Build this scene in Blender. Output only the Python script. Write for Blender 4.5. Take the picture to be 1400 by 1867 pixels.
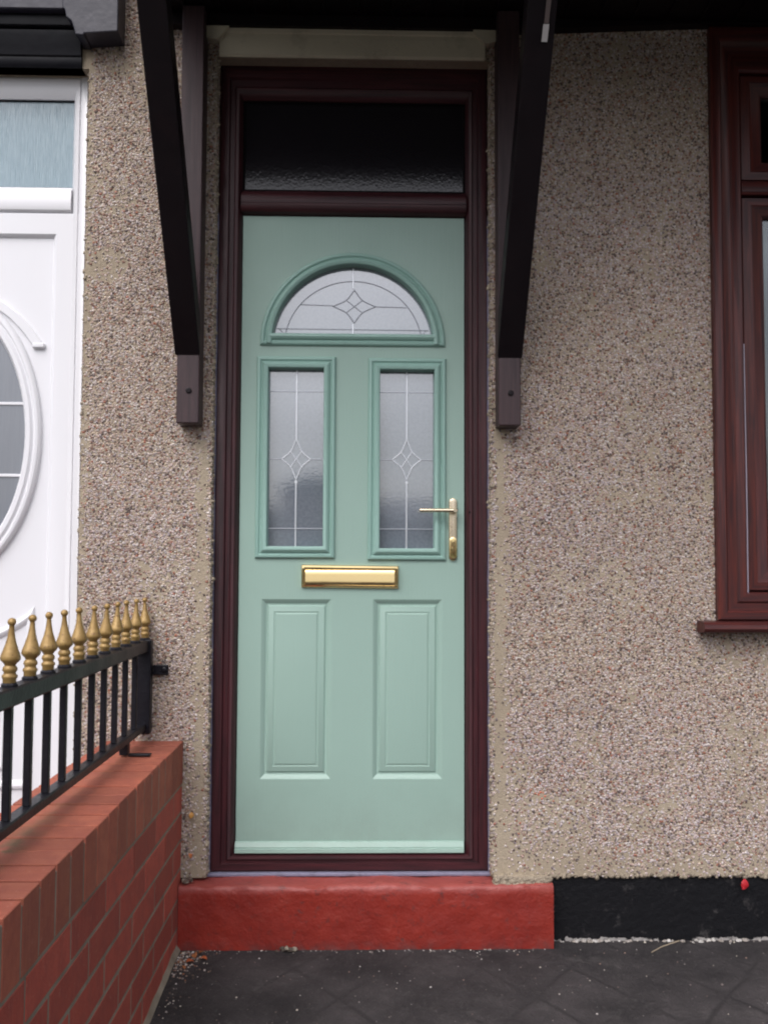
import bpy, bmesh, math, random
import numpy as np
from mathutils import Vector, Matrix, noise
R = math.radians
S = bpy.context.scene
for o in list(bpy.data.objects): bpy.data.objects.remove(o)
COL = S.collection

# ------------------------------------------------------------------ camera, sky, sun, exposure
cam = bpy.data.cameras.new('camera'); co = bpy.data.objects.new('camera', cam); COL.objects.link(co)
cam.sensor_fit = 'HORIZONTAL'; cam.sensor_width = 36; cam.lens = 1752.1 / 1400 * 36
cam.clip_start = .05; cam.clip_end = 500
yaw, pitch, roll = -0.02246, 0.05469, 0.0041
F = Vector((-math.sin(yaw) * math.cos(pitch), math.cos(yaw) * math.cos(pitch), math.sin(pitch)))
Rt = Vector((math.cos(yaw), math.sin(yaw), 0)); U = Rt.cross(F)
R2 = Rt * math.cos(roll) + U * math.sin(roll); U2 = -Rt * math.sin(roll) + U * math.cos(roll)
m3 = Matrix((R2, U2, -F)).transposed()
co.matrix_world = Matrix.Translation((0.03441, -3.02325, 0.91246)) @ m3.to_4x4()
S.camera = co

AZ = R(206); EL = R(52)
w = bpy.data.worlds.new('World'); S.world = w; w.use_nodes = True
nt = w.node_tree; nt.nodes.clear()
sky = nt.nodes.new('ShaderNodeTexSky'); sky.sky_type = 'NISHITA'; sky.sun_disc = False
sky.sun_elevation = EL; sky.sun_rotation = AZ; sky.dust_density = 3; sky.air_density = 1.0
hs = nt.nodes.new('ShaderNodeHueSaturation'); hs.inputs['Saturation'].default_value = .28
tc = nt.nodes.new('ShaderNodeTexCoord'); mp = nt.nodes.new('ShaderNodeMapping'); mp.inputs['Scale'].default_value = (1, 1, 2.6)
nz = nt.nodes.new('ShaderNodeTexNoise'); nz.inputs['Scale'].default_value = 2.2; nz.inputs['Detail'].default_value = 6
mr = nt.nodes.new('ShaderNodeMapRange'); mr.inputs[1].default_value = .3; mr.inputs[2].default_value = .7; mr.inputs[3].default_value = .72; mr.inputs[4].default_value = 1.25
mul = nt.nodes.new('ShaderNodeVectorMath'); mul.operation = 'MULTIPLY'
tint = nt.nodes.new('ShaderNodeVectorMath'); tint.operation = 'MULTIPLY'; tint.inputs[1].default_value = (.98, .965, .995)
bg = nt.nodes.new('ShaderNodeBackground'); bg.inputs['Strength'].default_value = .13
wo = nt.nodes.new('ShaderNodeOutputWorld')
L = nt.links.new
L(tc.outputs['Generated'], mp.inputs[0]); L(mp.outputs[0], nz.inputs['Vector']); L(nz.outputs['Fac'], mr.inputs[0])
L(sky.outputs[0], hs.inputs['Color']); L(hs.outputs[0], mul.inputs[0]); L(mr.outputs[0], mul.inputs[1])
sxyz = nt.nodes.new('ShaderNodeSeparateXYZ'); L(tc.outputs['Generated'], sxyz.inputs[0])
gr = nt.nodes.new('ShaderNodeMapRange'); gr.inputs[1].default_value = 0; gr.inputs[2].default_value = 1; gr.inputs[3].default_value = .85; gr.inputs[4].default_value = 3.1; L(sxyz.outputs[2], gr.inputs[0])
mg = nt.nodes.new('ShaderNodeVectorMath'); mg.operation = 'MULTIPLY'; L(mul.outputs[0], mg.inputs[0]); L(gr.outputs[0], mg.inputs[1])
L(mg.outputs[0], tint.inputs[0]); L(tint.outputs[0], bg.inputs[0]); L(bg.outputs[0], wo.inputs[0])
sl = bpy.data.lights.new('sun', 'SUN'); so = bpy.data.objects.new('sun', sl); COL.objects.link(so)
sl.energy = 1.0; sl.angle = R(60); sl.color = (1, .97, .93)
sd = Vector((math.sin(AZ) * math.cos(EL), math.cos(AZ) * math.cos(EL), math.sin(EL)))
so.rotation_euler = (-sd).to_track_quat('-Z', 'Y').to_euler()
S.view_settings.view_transform = 'Standard'; S.view_settings.look = 'None'
S.view_settings.exposure = 0.12; S.view_settings.gamma = 1
S.render.engine = 'CYCLES'
S.cycles.filter_width = 2.1
S.cycles.max_bounces = 8

# ------------------------------------------------------------------ materials
class NT:
    def __init__(s, name):
        s.m = bpy.data.materials.new(name); s.m.use_nodes = True; s.t = s.m.node_tree; s.t.nodes.clear()
        s.o = s.t.nodes.new('ShaderNodeOutputMaterial'); s.p = s.n('BsdfPrincipled'); s.l(s.p.outputs[0], s.o.inputs[0])
        s.tc = s.n('TexCoord')
    def n(s, k, **kw):
        x = s.t.nodes.new('ShaderNode' + k)
        for a, b in kw.items(): setattr(x, a, b)
        return x
    def l(s, a, b): s.t.links.new(a, b)
    def mapping(s, scale, src=None, rot=(0, 0, 0)):
        x = s.n('Mapping'); x.inputs['Scale'].default_value = scale; x.inputs['Rotation'].default_value = rot
        s.l(src or s.tc.outputs['Object'], x.inputs[0]); return x.outputs[0]
    def noise(s, sc, det=4, rough=.55, vec=None, dist=0):
        x = s.n('TexNoise'); x.inputs['Scale'].default_value = sc; x.inputs['Detail'].default_value = det
        x.inputs['Roughness'].default_value = rough; x.inputs['Distortion'].default_value = dist
        s.l(vec or s.tc.outputs['Object'], x.inputs['Vector']); return x.outputs['Fac']
    def vor(s, sc, vec=None, feat='F1', out='Distance'):
        x = s.n('TexVoronoi', feature=feat); x.inputs['Scale'].default_value = sc
        s.l(vec or s.tc.outputs['Object'], x.inputs['Vector']); return x.outputs[out]
    def ramp(s, src, stops, interp='LINEAR'):
        x = s.n('ValToRGB'); x.color_ramp.interpolation = interp
        e = x.color_ramp.elements
        while len(e) < len(stops): e.new(.5)
        for i, (p, c) in enumerate(stops):
            e[i].position = p; e[i].color = (c, c, c, 1) if isinstance(c, (int, float)) else (*c, 1)
        s.l(src, x.inputs[0]); return x.outputs[0]
    def mix(s, fac, a, b, bt='MIX'):
        x = s.n('Mix', data_type='RGBA', blend_type=bt)
        for v, i in ((fac, 0), (a, 6), (b, 7)):
            if isinstance(v, (int, float)): x.inputs[i].default_value = v if i == 0 else (v, v, v, 1)
            elif isinstance(v, tuple): x.inputs[i].default_value = (*v, 1)
            else: s.l(v, x.inputs[i])
        return x.outputs[2]
    def math(s, op, a, b=0., clamp=False):
        x = s.n('Math', operation=op); x.use_clamp = clamp
        for v, i in ((a, 0), (b, 1)):
            if isinstance(v, (int, float)): x.inputs[i].default_value = v
            else: s.l(v, x.inputs[i])
        return x.outputs[0]
    def bump(s, h, st, dist=.01, prev=None):
        x = s.n('Bump'); x.inputs['Strength'].default_value = st; x.inputs['Distance'].default_value = dist
        s.l(h, x.inputs['Height'])
        if prev: s.l(prev, x.inputs['Normal'])
        s.l(x.outputs[0], s.p.inputs['Normal']); return x.outputs[0]
    def set(s, color=None, rough=None, metal=None, ior=None, coat=None, spec=None):
        if spec is not None: s.p.inputs['Specular IOR Level'].default_value = spec
        for k, v in (('Base Color', color), ('Roughness', rough), ('Metallic', metal), ('IOR', ior), ('Coat Weight', coat)):
            if v is None: continue
            if isinstance(v, tuple): s.p.inputs[k].default_value = (*v, 1)
            elif isinstance(v, (int, float)): s.p.inputs[k].default_value = v
            else: s.l(v, s.p.inputs[k])
        return s

def M_render():   # beige cement behind the chips
    s = NT('cement_render')
    n1 = s.noise(3.2, 5); n2 = s.noise(60, 4, .7)
    c = s.mix(s.ramp(n1, [(.3, 0.), (.7, 1.)]), (.33, .27, .195), (.40, .335, .245))
    c = s.mix(s.ramp(n2, [(.35, .35), (.6, 0.)]), c, (.24, .19, .145))
    s.set(color=c, rough=.92); s.bump(s.noise(130, 5, .7), .8, .004); return s.m
def M_chips():
    s = NT('stone_chips'); a = s.n('Attribute', attribute_name='Col')
    c = s.mix(s.ramp(s.noise(260, 2), [(.3, .0), (.7, .35)]), a.outputs['Color'], (.20, .16, .14))
    s.set(color=c, rough=.75, spec=.3); return s.m
def M_wood(name, base, dark, axis, rough=.38, amt=1.):
    s = NT(name)
    sc = {'x': (2.5, 60, 60), 'z': (60, 60, 2.5), 'y': (60, 2.5, 60)}[axis]
    v = s.mapping(sc)
    g = s.noise(1.6, 5, .65, v, .4); g2 = s.noise(7, 3, .6, v)
    c = s.mix(s.ramp(g, [(.35, 0.), (.62, 1.)]), dark, base)
    c = s.mix(s.ramp(g2, [(.3, .35 * amt), (.6, 0.)]), c, dark)
    s.set(color=c, rough=s.ramp(g, [(.3, rough + .1), (.7, rough - .05)]), spec=.38)
    s.bump(g, .25 * amt, .002); return s.m
def M_paint(name, c, rough=.4, var=.1, bump=.12, bs=40, dirt=None, dirt_amt=.3, dirt_sc=6, spec=None):
    s = NT(name)
    s.set(spec=spec)
    n = s.noise(3, 4)
    cc = s.mix(s.ramp(n, [(.3, 0.), (.7, 1.)]), tuple(x * (1 - var) for x in c), tuple(min(1, x * (1 + var)) for x in c))
    if dirt: cc = s.mix(s.ramp(s.noise(dirt_sc, 7, .7), [(.52, 0.), (.72, dirt_amt)]), cc, dirt)
    s.set(color=cc, rough=s.ramp(s.noise(9, 4), [(.3, rough - .06), (.7, rough + .08)]))
    s.bump(s.noise(bs, 4), bump, .003); return s.m
def M_door(name, c):
    s = NT(name)
    v = s.mapping((70, 70, 3.2)); g = s.noise(2.2, 5, .6, v, .5)
    n = s.noise(1.6, 4)
    cc = s.mix(s.ramp(n, [(.3, 0.), (.7, 1.)]), tuple(x * .96 for x in c), tuple(x * 1.03 for x in c))
    cc = s.mix(s.ramp(s.noise(420, 2), [(.62, 0.), (.72, .12)]), cc, (.5, .5, .46))
    sx = s.n('SeparateXYZ'); s.l(s.tc.outputs['Object'], sx.inputs[0]); lowz = s.math('SUBTRACT', 1., s.math('MULTIPLY', sx.outputs[2], 3.5), True)
    cc = s.mix(s.math('MULTIPLY', lowz, s.ramp(s.noise(7, 7, .75), [(.42, 0.), (.7, .3)])), cc, (.17, .21, .18))
    s.set(color=cc, rough=.45); s.set(rough=s.ramp(s.noise(5, 6, .7), [(.3, .34), (.7, .52)])); s.bump(g, .34, .002); return s.m
def M_glass(name, base, rough, ior, bs, bst, vec=(1, 1, 1), tint2=None):
    s = NT(name); v = s.mapping(vec)
    n = s.noise(bs, 2, .5, v)
    c = s.mix(s.ramp(s.noise(bs * .7, 3, .6, v), [(.3, 0.), (.7, 1.)]), base, tint2 or tuple(x * 1.18 for x in base))
    s.set(color=c, rough=rough, ior=ior); s.bump(n, bst, .004); return s.m
def M_brick():
    s = NT('red_brick'); a = s.n('Attribute', attribute_name='Col')
    v = s.mapping((1, 1, 1))
    n = s.noise(28, 6, .7); n2 = s.noise(5, 4)
    c = s.mix(s.ramp(n, [(.35, .45), (.6, 0.)]), a.outputs['Color'], (.17, .035, .03))
    c = s.mix(s.ramp(s.noise(90, 3), [(.62, 0.), (.75, .35)]), c, (.42, .2, .15))
    # drag marks down the coping ends
    c = s.mix(s.ramp(s.noise(1, 3, .5, s.mapping((10, 160, 8))), [(.5, 0.), (.66, .12)]), c, (.40, .16, .11))
    # moss along the foot of the railing
    sx = s.n('SeparateXYZ'); s.l(s.tc.outputs['Object'], sx.inputs[0])
    d = s.math('ABSOLUTE', s.math('ADD', sx.outputs[0], .642))
    up = s.math('GREATER_THAN', sx.outputs[2], .355)
    mossy = s.ramp(s.math('ADD', sx.outputs[1], 1.6), [(.35, 1.), (.9, .25)])
    band = s.math('MULTIPLY', s.math('SUBTRACT', 1., s.math('MULTIPLY', d, 22.), True), up)
    mm = s.math('MULTIPLY', s.math('MULTIPLY', band, mossy), s.ramp(s.noise(14, 5, .7), [(.4, 0.), (.56, 1.)]))
    c = s.mix(mm, c, (.05, .052, .022))
    s.set(color=c, rough=.8); s.bump(s.noise(170, 4, .7), .5, .003); return s.m
def M_mortar():
    s = NT('mortar'); c = s.mix(s.ramp(s.noise(12, 5), [(.3, 0.), (.7, 1.)]), (.16, .13, .095), (.27, .23, .175))
    s.set(color=c, rough=.95); s.bump(s.noise(150, 4, .7), .7, .003); return s.m
def M_step():
    s = NT('red_step_paint')
    sx = s.n('SeparateXYZ'); s.l(s.tc.outputs['Object'], sx.inputs[0])
    c = s.mix(s.ramp(s.noise(5, 5), [(.3, 0.), (.7, 1.)]), (.185, .014, .009), (.285, .026, .014))
    n = s.noise(11, 7, .75)
    c = s.mix(s.ramp(n, [(.55, 0.), (.68, .35)]), c, (.34, .08, .06))
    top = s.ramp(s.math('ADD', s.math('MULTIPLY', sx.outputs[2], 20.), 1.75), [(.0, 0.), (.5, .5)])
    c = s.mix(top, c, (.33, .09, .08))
    dk = s.math('MULTIPLY', s.ramp(s.noise(38, 5, .8), [(.55, 0.), (.66, .8)]), s.ramp(s.noise(4, 2), [(.4, .3), (.6, 1.)]))
    c = s.mix(dk, c, (.06, .03, .03))
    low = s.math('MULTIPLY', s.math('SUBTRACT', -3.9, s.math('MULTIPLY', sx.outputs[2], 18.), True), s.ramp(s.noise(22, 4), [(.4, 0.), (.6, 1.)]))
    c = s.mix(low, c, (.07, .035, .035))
    s.set(color=c, rough=.5); b = s.bump(s.noise(20, 6, .66), .5, .010); s.bump(s.noise(120, 3), .3, .003, b); return s.m
def M_plinth():
    s = NT('black_plinth_paint')
    sx = s.n('SeparateXYZ'); s.l(s.tc.outputs['Object'], sx.inputs[0])
    n = s.noise(14, 8, .78)
    c = s.mix(s.ramp(n, [(.57, 0.), (.66, .7)]), (.0055, .0055, .007), (.06, .055, .055))
    h = s.math('ADD', s.math('MULTIPLY', sx.outputs[2], -22.), -4.55)     # crumbling white bottom edge
    e = s.math('GREATER_THAN', s.math('ADD', h, s.math('MULTIPLY', s.noise(26, 6, .7), 1.1)), 1.36)
    e = s.math('MULTIPLY', e, s.ramp(s.noise(7, 4, .7), [(.44, 0.), (.5, 1.)]))
    c = s.mix(e, c, s.mix(s.noise(60, 3), (.16, .14, .13), (.46, .44, .42)))
    s.set(color=c, rough=.55, spec=.22); s.bump(s.noise(40, 6, .7), .7, .006); return s.m
def M_ground():
    s = NT('dark_imprinted_concrete')
    n1 = s.noise(4, 6, .65); n2 = s.noise(60, 5, .75)
    c = s.mix(s.ramp(n1, [(.35, 0.), (.7, 1.)]), (.021, .019, .020), (.064, .056, .057))
    c = s.mix(s.ramp(n2, [(.55, 0.), (.75, .45)]), c, (.11, .095, .095))
    c = s.mix(s.ramp(s.noise(9, 8, .8), [(.56, 0.), (.72, .5)]), c, (.12, .11, .105))
    c = s.mix(s.ramp(s.vor(75), [(.05, .8), (.11, 0.)]), c, (.16, .15, .14))
    # scored diamond joints
    lines = None
    for a in (38, -38):
        v = s.mapping((1, 1, 1), None, (0, 0, R(a)))
        nx = s.n('SeparateXYZ'); s.l(v, nx.inputs[0])
        wob = s.math('MULTIPLY', s.noise(5, 2), .03)
        f = s.math('PINGPONG', s.math('ADD', nx.outputs[0], wob), .105)
        g = s.ramp(f, [(.0, 1.), (.004, .8), (.009, 0.)])
        lines = g if lines is None else s.math('MAXIMUM', lines, g)
    lines = s.math('MULTIPLY', lines, s.ramp(s.noise(4, 4), [(.42, .0), (.6, 1.)]))
    c = s.mix(s.math('MULTIPLY', lines, .55), c, (.012, .011, .012))
    s.set(color=c, rough=.78, spec=.3)
    b = s.bump(s.math('SUBTRACT', 1., lines), .5, .005); b = s.bump(s.noise(30, 7, .75), .9, .014, b); s.bump(n2, .4, .004, b); return s.m
def M_clear():
    s = NT('clear_glass'); s.t.nodes.remove(s.p)
    tr = s.n('BsdfTransparent'); gl = s.n('BsdfGlossy'); gl.inputs['Roughness'].default_value = .02
    fr = s.n('Fresnel'); fr.inputs['IOR'].default_value = 1.9; mx = s.n('MixShader')
    tr.inputs[0].default_value = (.8, .84, .84, 1)
    s.l(fr.outputs[0], mx.inputs[0]); s.l(tr.outputs[0], mx.inputs[1]); s.l(gl.outputs[0], mx.inputs[2]); s.l(mx.outputs[0], s.o.inputs[0]); return s.m
def M_metal(name, c, rough, var=.1):
    s = NT(name); n = s.noise(18, 4)
    s.set(color=s.mix(n, tuple(x * (1 - var) for x in c), c), rough=s.ramp(n, [(.3, rough), (.7, rough + .1)]), metal=1.); return s.m
def M_gold():
    s = NT('gold_paint'); oi = s.n('ObjectInfo'); va = s.n('VectorMath', operation='ADD'); s.l(s.tc.outputs['Object'], va.inputs[0]); s.l(oi.outputs['Random'], va.inputs[1]); n = s.noise(55, 5, .7, va.outputs[0])
    c = s.mix(s.ramp(n, [(.4, 0.), (.65, 1.)]), (.27, .165, .05), (.36, .235, .085))
    c = s.mix(s.ramp(s.noise(90, 5, .7, va.outputs[0]), [(.58, 0.), (.66, .7)]), c, (.12, .06, .03))
    s.set(color=c, rough=.45, metal=.25); s.bump(n, .2, .002); return s.m

ROSE = (.066, .017, .021); ROSED = (.024, .0075, .010)
mRV = M_wood('rosewood_vertical', ROSE, ROSED, 'z'); mRH = M_wood('rosewood_horizontal', ROSE, ROSED, 'x')
mBV = M_wood('bay_wood_vertical', (.105, .022, .016), (.035, .011, .012), 'z', .36); mBH = M_wood('bay_wood_horizontal', (.095, .02, .016), (.034, .011, .012), 'x', .36)
mDK = M_paint('dark_brown_paint', (.0085, .0058, .0072), .42, .2, .3, 30, (.014, .008, .009), .6, 12, .18)
mPOST = M_wood('worn_brown_paint', (.055, .030, .032), (.030, .017, .020), 'z', .42)
mDOOR = M_door('sage_green_door', (.292, .425, .365)); mBEAD = M_door('sage_green_bead', (.262, .425, .37))
mOBS = M_glass('obscure_glass', (.15, .178, .21), .03, 3.0, 150, .018, tint2=(.21, .242, .28))
mFAN = M_glass('pebbled_dark_glass', (.010, .0085, .0105), .09, 1.5, 130, .05)
mNFAN = M_glass('reeded_blue_glass', (.20, .285, .33), .2, 1.7, 6, .5, (70, 70, 2.5), (.25, .34, .385))
mNOV = M_glass('grey_oval_glass', (.16, .175, .20), .1, 1.9, 5, .2, (60, 60, 2), (.18, .195, .22))
mLEAD = M_metal('lead_strip', (.80, .82, .85), .32); mLEADD = M_metal('thin_lead_strip', (.55, .57, .62), .4)
mLEADA = M_paint('dull_lead_strip', (.36, .37, .42), .45)
mWH = NT('white_plastic').set(color=(.72, .72, .745), rough=.32).m
mCREAM = M_paint('cream_masonry_paint', (.50, .45, .34), .6, .08, .35, 60, (.16, .13, .09), .5, 8)
mSLATE = M_paint('dark_slate_paint', (.020, .0195, .031), .42, .12, .5, 28, (.06, .057, .075), .6, 26, .4)
mBLK = M_paint('gloss_black_moulding', (.005, .005, .008), .4, .2, .3, 30, spec=.2)
mIRON = M_paint('black_iron_paint', (.008, .0075, .011), .38, .2, .3, 90, (.022, .022, .026), .5, 30, .25)
mGOLD = M_gold(); mBRASS = M_metal('polished_brass', (.94, .72, .36), .09); mSAT = M_metal('champagne_brass', (.78, .66, .48), .22)
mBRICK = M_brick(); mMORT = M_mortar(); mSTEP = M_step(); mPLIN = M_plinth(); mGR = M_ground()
mREN = M_render(); mCHIP = M_chips(); mSEAL = M_paint('pale_sealant', (.20, .19, .27), .55, .15, .6, 80, (.08, .06, .07), .7, 20)
mBLACK = M_paint('black_rubber', (.006, .006, .007), .6, spec=.15); mCLEAR = M_clear()
mCURT = M_paint('net_curtain', (.62, .64, .66), .9, .03, .2, 100)
mROOM = M_paint('dim_room_plaster', (.12, .10, .09), .9)

# ------------------------------------------------------------------ mesh helpers
class MB:
    def __init__(s): s.v = []; s.f = []; s.mi = []; s.c = []
    def add(s, vs, fs, mi=0):
        b = len(s.v); s.v += [tuple(v) for v in vs]
        for f in fs: s.f.append([b + i for i in f]); s.mi.append(mi)
        return s
    def box(s, x0, x1, y0, y1, z0, z1, b=.0015, mi=0, bm=None):
        if x0 > x1: x0, x1 = x1, x0
        if y0 > y1: y0, y1 = y1, y0
        if z0 > z1: z0, z1 = z1, z0
        vs = []; idx = {}
        for i, X in enumerate((x0, x1)):
            for j, Y in enumerate((y0, y1)):
                for k, Z in enumerate((z0, z1)):
                    sx, sy, sz = (1, -1)[i] * b, (1, -1)[j] * b, (1, -1)[k] * b
                    for a, p in enumerate(((X, Y + sy, Z + sz), (X + sx, Y, Z + sz), (X + sx, Y + sy, Z))):
                        idx[i, j, k, a] = len(vs); vs.append(p)
        g = lambda i, j, k, a: idx[i, j, k, a]
        fs = []
        for i in (0, 1): fs.append([g(i, 0, 0, 0), g(i, 1, 0, 0), g(i, 1, 1, 0), g(i, 0, 1, 0)])
        for j in (0, 1): fs.append([g(0, j, 0, 1), g(1, j, 0, 1), g(1, j, 1, 1), g(0, j, 1, 1)])
        for k in (0, 1): fs.append([g(0, 0, k, 2), g(1, 0, k, 2), g(1, 1, k, 2), g(0, 1, k, 2)])
        for j in (0, 1):
            for k in (0, 1): fs.append([g(0, j, k, 1), g(1, j, k, 1), g(1, j, k, 2), g(0, j, k, 2)])
            for i in (0, 1): fs.append([g(i, j, 0, 0), g(i, j, 1, 0), g(i, j, 1, 1), g(i, j, 0, 1)])
        for i in (0, 1):
            for k in (0, 1): fs.append([g(i, 0, k, 0), g(i, 1, k, 0), g(i, 1, k, 2), g(i, 0, k, 2)])
        for i in (0, 1):
            for j in (0, 1):
                for k in (0, 1): fs.append([g(i, j, k, 0), g(i, j, k, 1), g(i, j, k, 2)])
        c = Vector(((x0 + x1) / 2, (y0 + y1) / 2, (z0 + z1) / 2))
        out = []
        for f in fs:
            p = [Vector(vs[q]) for q in f]; n = (p[1] - p[0]).cross(p[2] - p[0])
            out.append(f if n.dot(sum(p, Vector()) / len(p) - c) > 0 else f[::-1])
        if bm is not None: vs = [bm @ Vector(v) for v in vs]
        return s.add(vs, out, mi)
    def loops(s, ls, cap=False, mis=None):
        n = len(ls[0]); vs = [p for l in ls for p in l]
        for a in range(len(ls) - 1):
            for i in range(n):
                j = (i + 1) % n
                b = len(s.v)
                s.f.append([b + a * n + i, b + a * n + j, b + (a + 1) * n + j, b + (a + 1) * n + i]); s.mi.append(mis[i] if mis else 0)
        b = len(s.v)
        if cap: s.f.append([b + (len(ls) - 1) * n + i for i in range(n)]); s.mi.append(0)
        s.v += [tuple(p) for p in vs]; return s
    def ring(s, path, prof, cap=False, mis=None):
        """closed outline (x,z) counter-clockwise; profile of (inset, y)"""
        return s.loops([[(x, y, z) for x, z in inset(path, d)] for d, y in prof], cap, mis)
    def frame(s, outer, inner, prof, mis=(1, 0, 1, 0), cap=False):
        """outer/inner = (x0,x1,z0,z1); profile of (t 0..1, y)"""
        ls = []
        for t, y in prof:
            a = [o + (i - o) * t for o, i in zip(outer, inner)]
            ls.append([(a[0], y, a[2]), (a[1], y, a[2]), (a[1], y, a[3]), (a[0], y, a[3])])
        return s.loops(ls, cap, mis)
    def prism(s, prof, x0, x1, mi=0, axis='x'):
        """profile (y,z) closed, extruded along x; axis 'y': profile (x,z) extruded along y"""
        n = len(prof)
        f = (lambda a, p: (a, p[0], p[1])) if axis == 'x' else (lambda a, p: (p[0], a, p[1]))
        vs = [f(x0, p) for p in prof] + [f(x1, p) for p in prof]
        fs = [[i, (i + 1) % n, n + (i + 1) % n, n + i] for i in range(n)] + [list(range(n)), list(range(2 * n - 1, n - 1, -1))]
        return s.add(vs, fs, mi)
    def lathe(s, prof, c, seg=16, mi=0, axis='z'):
        vs = []
        for r, h in prof:
            for i in range(seg):
                a = 2 * math.pi * i / seg
                d = {'z': (r * math.cos(a), r * math.sin(a), h), 'y': (r * math.cos(a), h, r * math.sin(a)), 'x': (h, r * math.cos(a), r * math.sin(a))}[axis]
                vs.append((c[0] + d[0], c[1] + d[1], c[2] + d[2]))
        fs = [[a * seg + i, a * seg + (i + 1) % seg, (a + 1) * seg + (i + 1) % seg, (a + 1) * seg + i] for a in range(len(prof) - 1) for i in range(seg)]
        fs += [list(range(seg)), [(len(prof) - 1) * seg + i for i in range(seg)]]
        return s.add(vs, fs, mi)
    def strip(s, pts, wd, y0, y1, closed=False, mi=0, taper=.55):
        """flat bar of width wd along a polyline in xz, y0 (front) to y1"""
        n = len(pts); P = [Vector((x, z)) for x, z in pts]; vs = []; tp = taper
        for i in range(n):
            a = P[i - 1] if (i or closed) else P[i]; b = P[(i + 1) % n] if (i < n - 1 or closed) else P[i]
            d = (b - a).normalized(); q = Vector((-d.y, d.x)) * wd / 2
            for y in (y1, y0): vs += [(P[i].x + q.x * (1 if y == y1 else tp), y, P[i].y + q.y * (1 if y == y1 else tp)), (P[i].x - q.x * (1 if y == y1 else tp), y, P[i].y - q.y * (1 if y == y1 else tp))]
        fs = []
        for i in range(n if closed else n - 1):
            a = 4 * i; b = 4 * ((i + 1) % n)
            for u, v in ((0, 2), (2, 3), (3, 1)): fs.append([a + u, a + v, b + v, b + u])
        if not closed: fs += [[0, 1, 3, 2], [4 * n - 4, 4 * n - 2, 4 * n - 1, 4 * n - 3]]
        return s.add(vs, fs, mi)
    def build(s, name, mats, parent=None, smooth=False, recalc=True, col=None):
        me = bpy.data.meshes.new(name); me.from_pydata(s.v, [], s.f)
        if not isinstance(mats, (list, tuple)): mats = [mats]
        for m in mats: me.materials.append(m)
        for p, i in zip(me.polygons, s.mi): p.material_index = min(i, len(mats) - 1)
        if recalc:
            bm = bmesh.new(); bm.from_mesh(me); bmesh.ops.recalc_face_normals(bm, faces=bm.faces); bm.to_mesh(me); bm.free()
        if smooth:
            for p in me.polygons: p.use_smooth = True
            try: me.set_sharp_from_angle(angle=R(smooth if smooth is not True else 40))
            except Exception: pass
        if col:
            at = me.color_attributes.new('Col', 'FLOAT_COLOR', 'POINT')
            arr = np.ones((len(me.vertices), 4), np.float32); arr[:, :3] = np.array(col, np.float32); at.data.foreach_set('color', arr.ravel())
        o = bpy.data.objects.new(name, me); COL.objects.link(o)
        if parent: o.parent = parent
        return o
def inset(path, d):
    n = len(path); out = []
    for i in range(n):
        p = Vector(path[i]); a = Vector(path[i - 1]); b = Vector(path[(i + 1) % n])
        e1 = (p - a).normalized(); e2 = (b - p).normalized()
        n1 = Vector((-e1.y, e1.x)); n2 = Vector((-e2.y, e2.x)); m = (n1 + n2)
        m = m / max(1e-6, m.length_squared) * 2
        out.append((p.x + m.x * d, p.y + m.y * d))
    return out
def rect(x0, x1, z0, z1): return [(x0, z0), (x1, z0), (x1, z1), (x0, z1)]
def tag(o, label=None, cat=None, group=None, kind=None):
    for k, v in (('label', label), ('category', cat), ('group', group), ('kind', kind)):
        if v: o[k] = v
    return o
def empty(name, loc=(0, 0, 0)):
    o = bpy.data.objects.new(name, None); COL.objects.link(o); o.location = loc; o.empty_display_size = .1; return o
def under(root):  # parts are modelled in world coordinates; keep them there under a placed Empty
    for c in root.children: c.matrix_parent_inverse = Matrix.Translation(root.location).inverted()
rng = np.random.default_rng(7); random.seed(7)

# ------------------------------------------------------------------ ground, road
def gz(y): return -.248 + .055 * min(0, max(y, -3.0))
g = MB(); ys = [.3, -.05, -.6, -1.2, -2, -3.0, -8, -20, -60, -150]; xs = [-150, -20, -4, -1, 0, 1, 4, 20, 150]
g.add([(x, y, gz(y)) for y in ys for x in xs], [[j * 9 + i, (j + 1) * 9 + i, (j + 1) * 9 + i + 1, j * 9 + i + 1] for j in range(len(ys) - 1) for i in range(8)])
tag(g.build('ground', mGR), kind='structure')
mROAD = M_paint('asphalt', (.05, .05, .052), .8, .1, .5, 200); mGRASS = M_paint('far_grass', (.05, .075, .03), .9, .3, .5, 3)
r_ = MB().box(-140, 140, -16, -9, gz(-9) - .1, gz(-9) + .004, .001); tag(r_.build('road', mROAD), kind='structure')
r_ = MB().box(-140, 140, -140, -17, gz(-9) - .1, gz(-9) + .006, .001); tag(r_.build('far_field', mGRASS), kind='structure')

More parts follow.
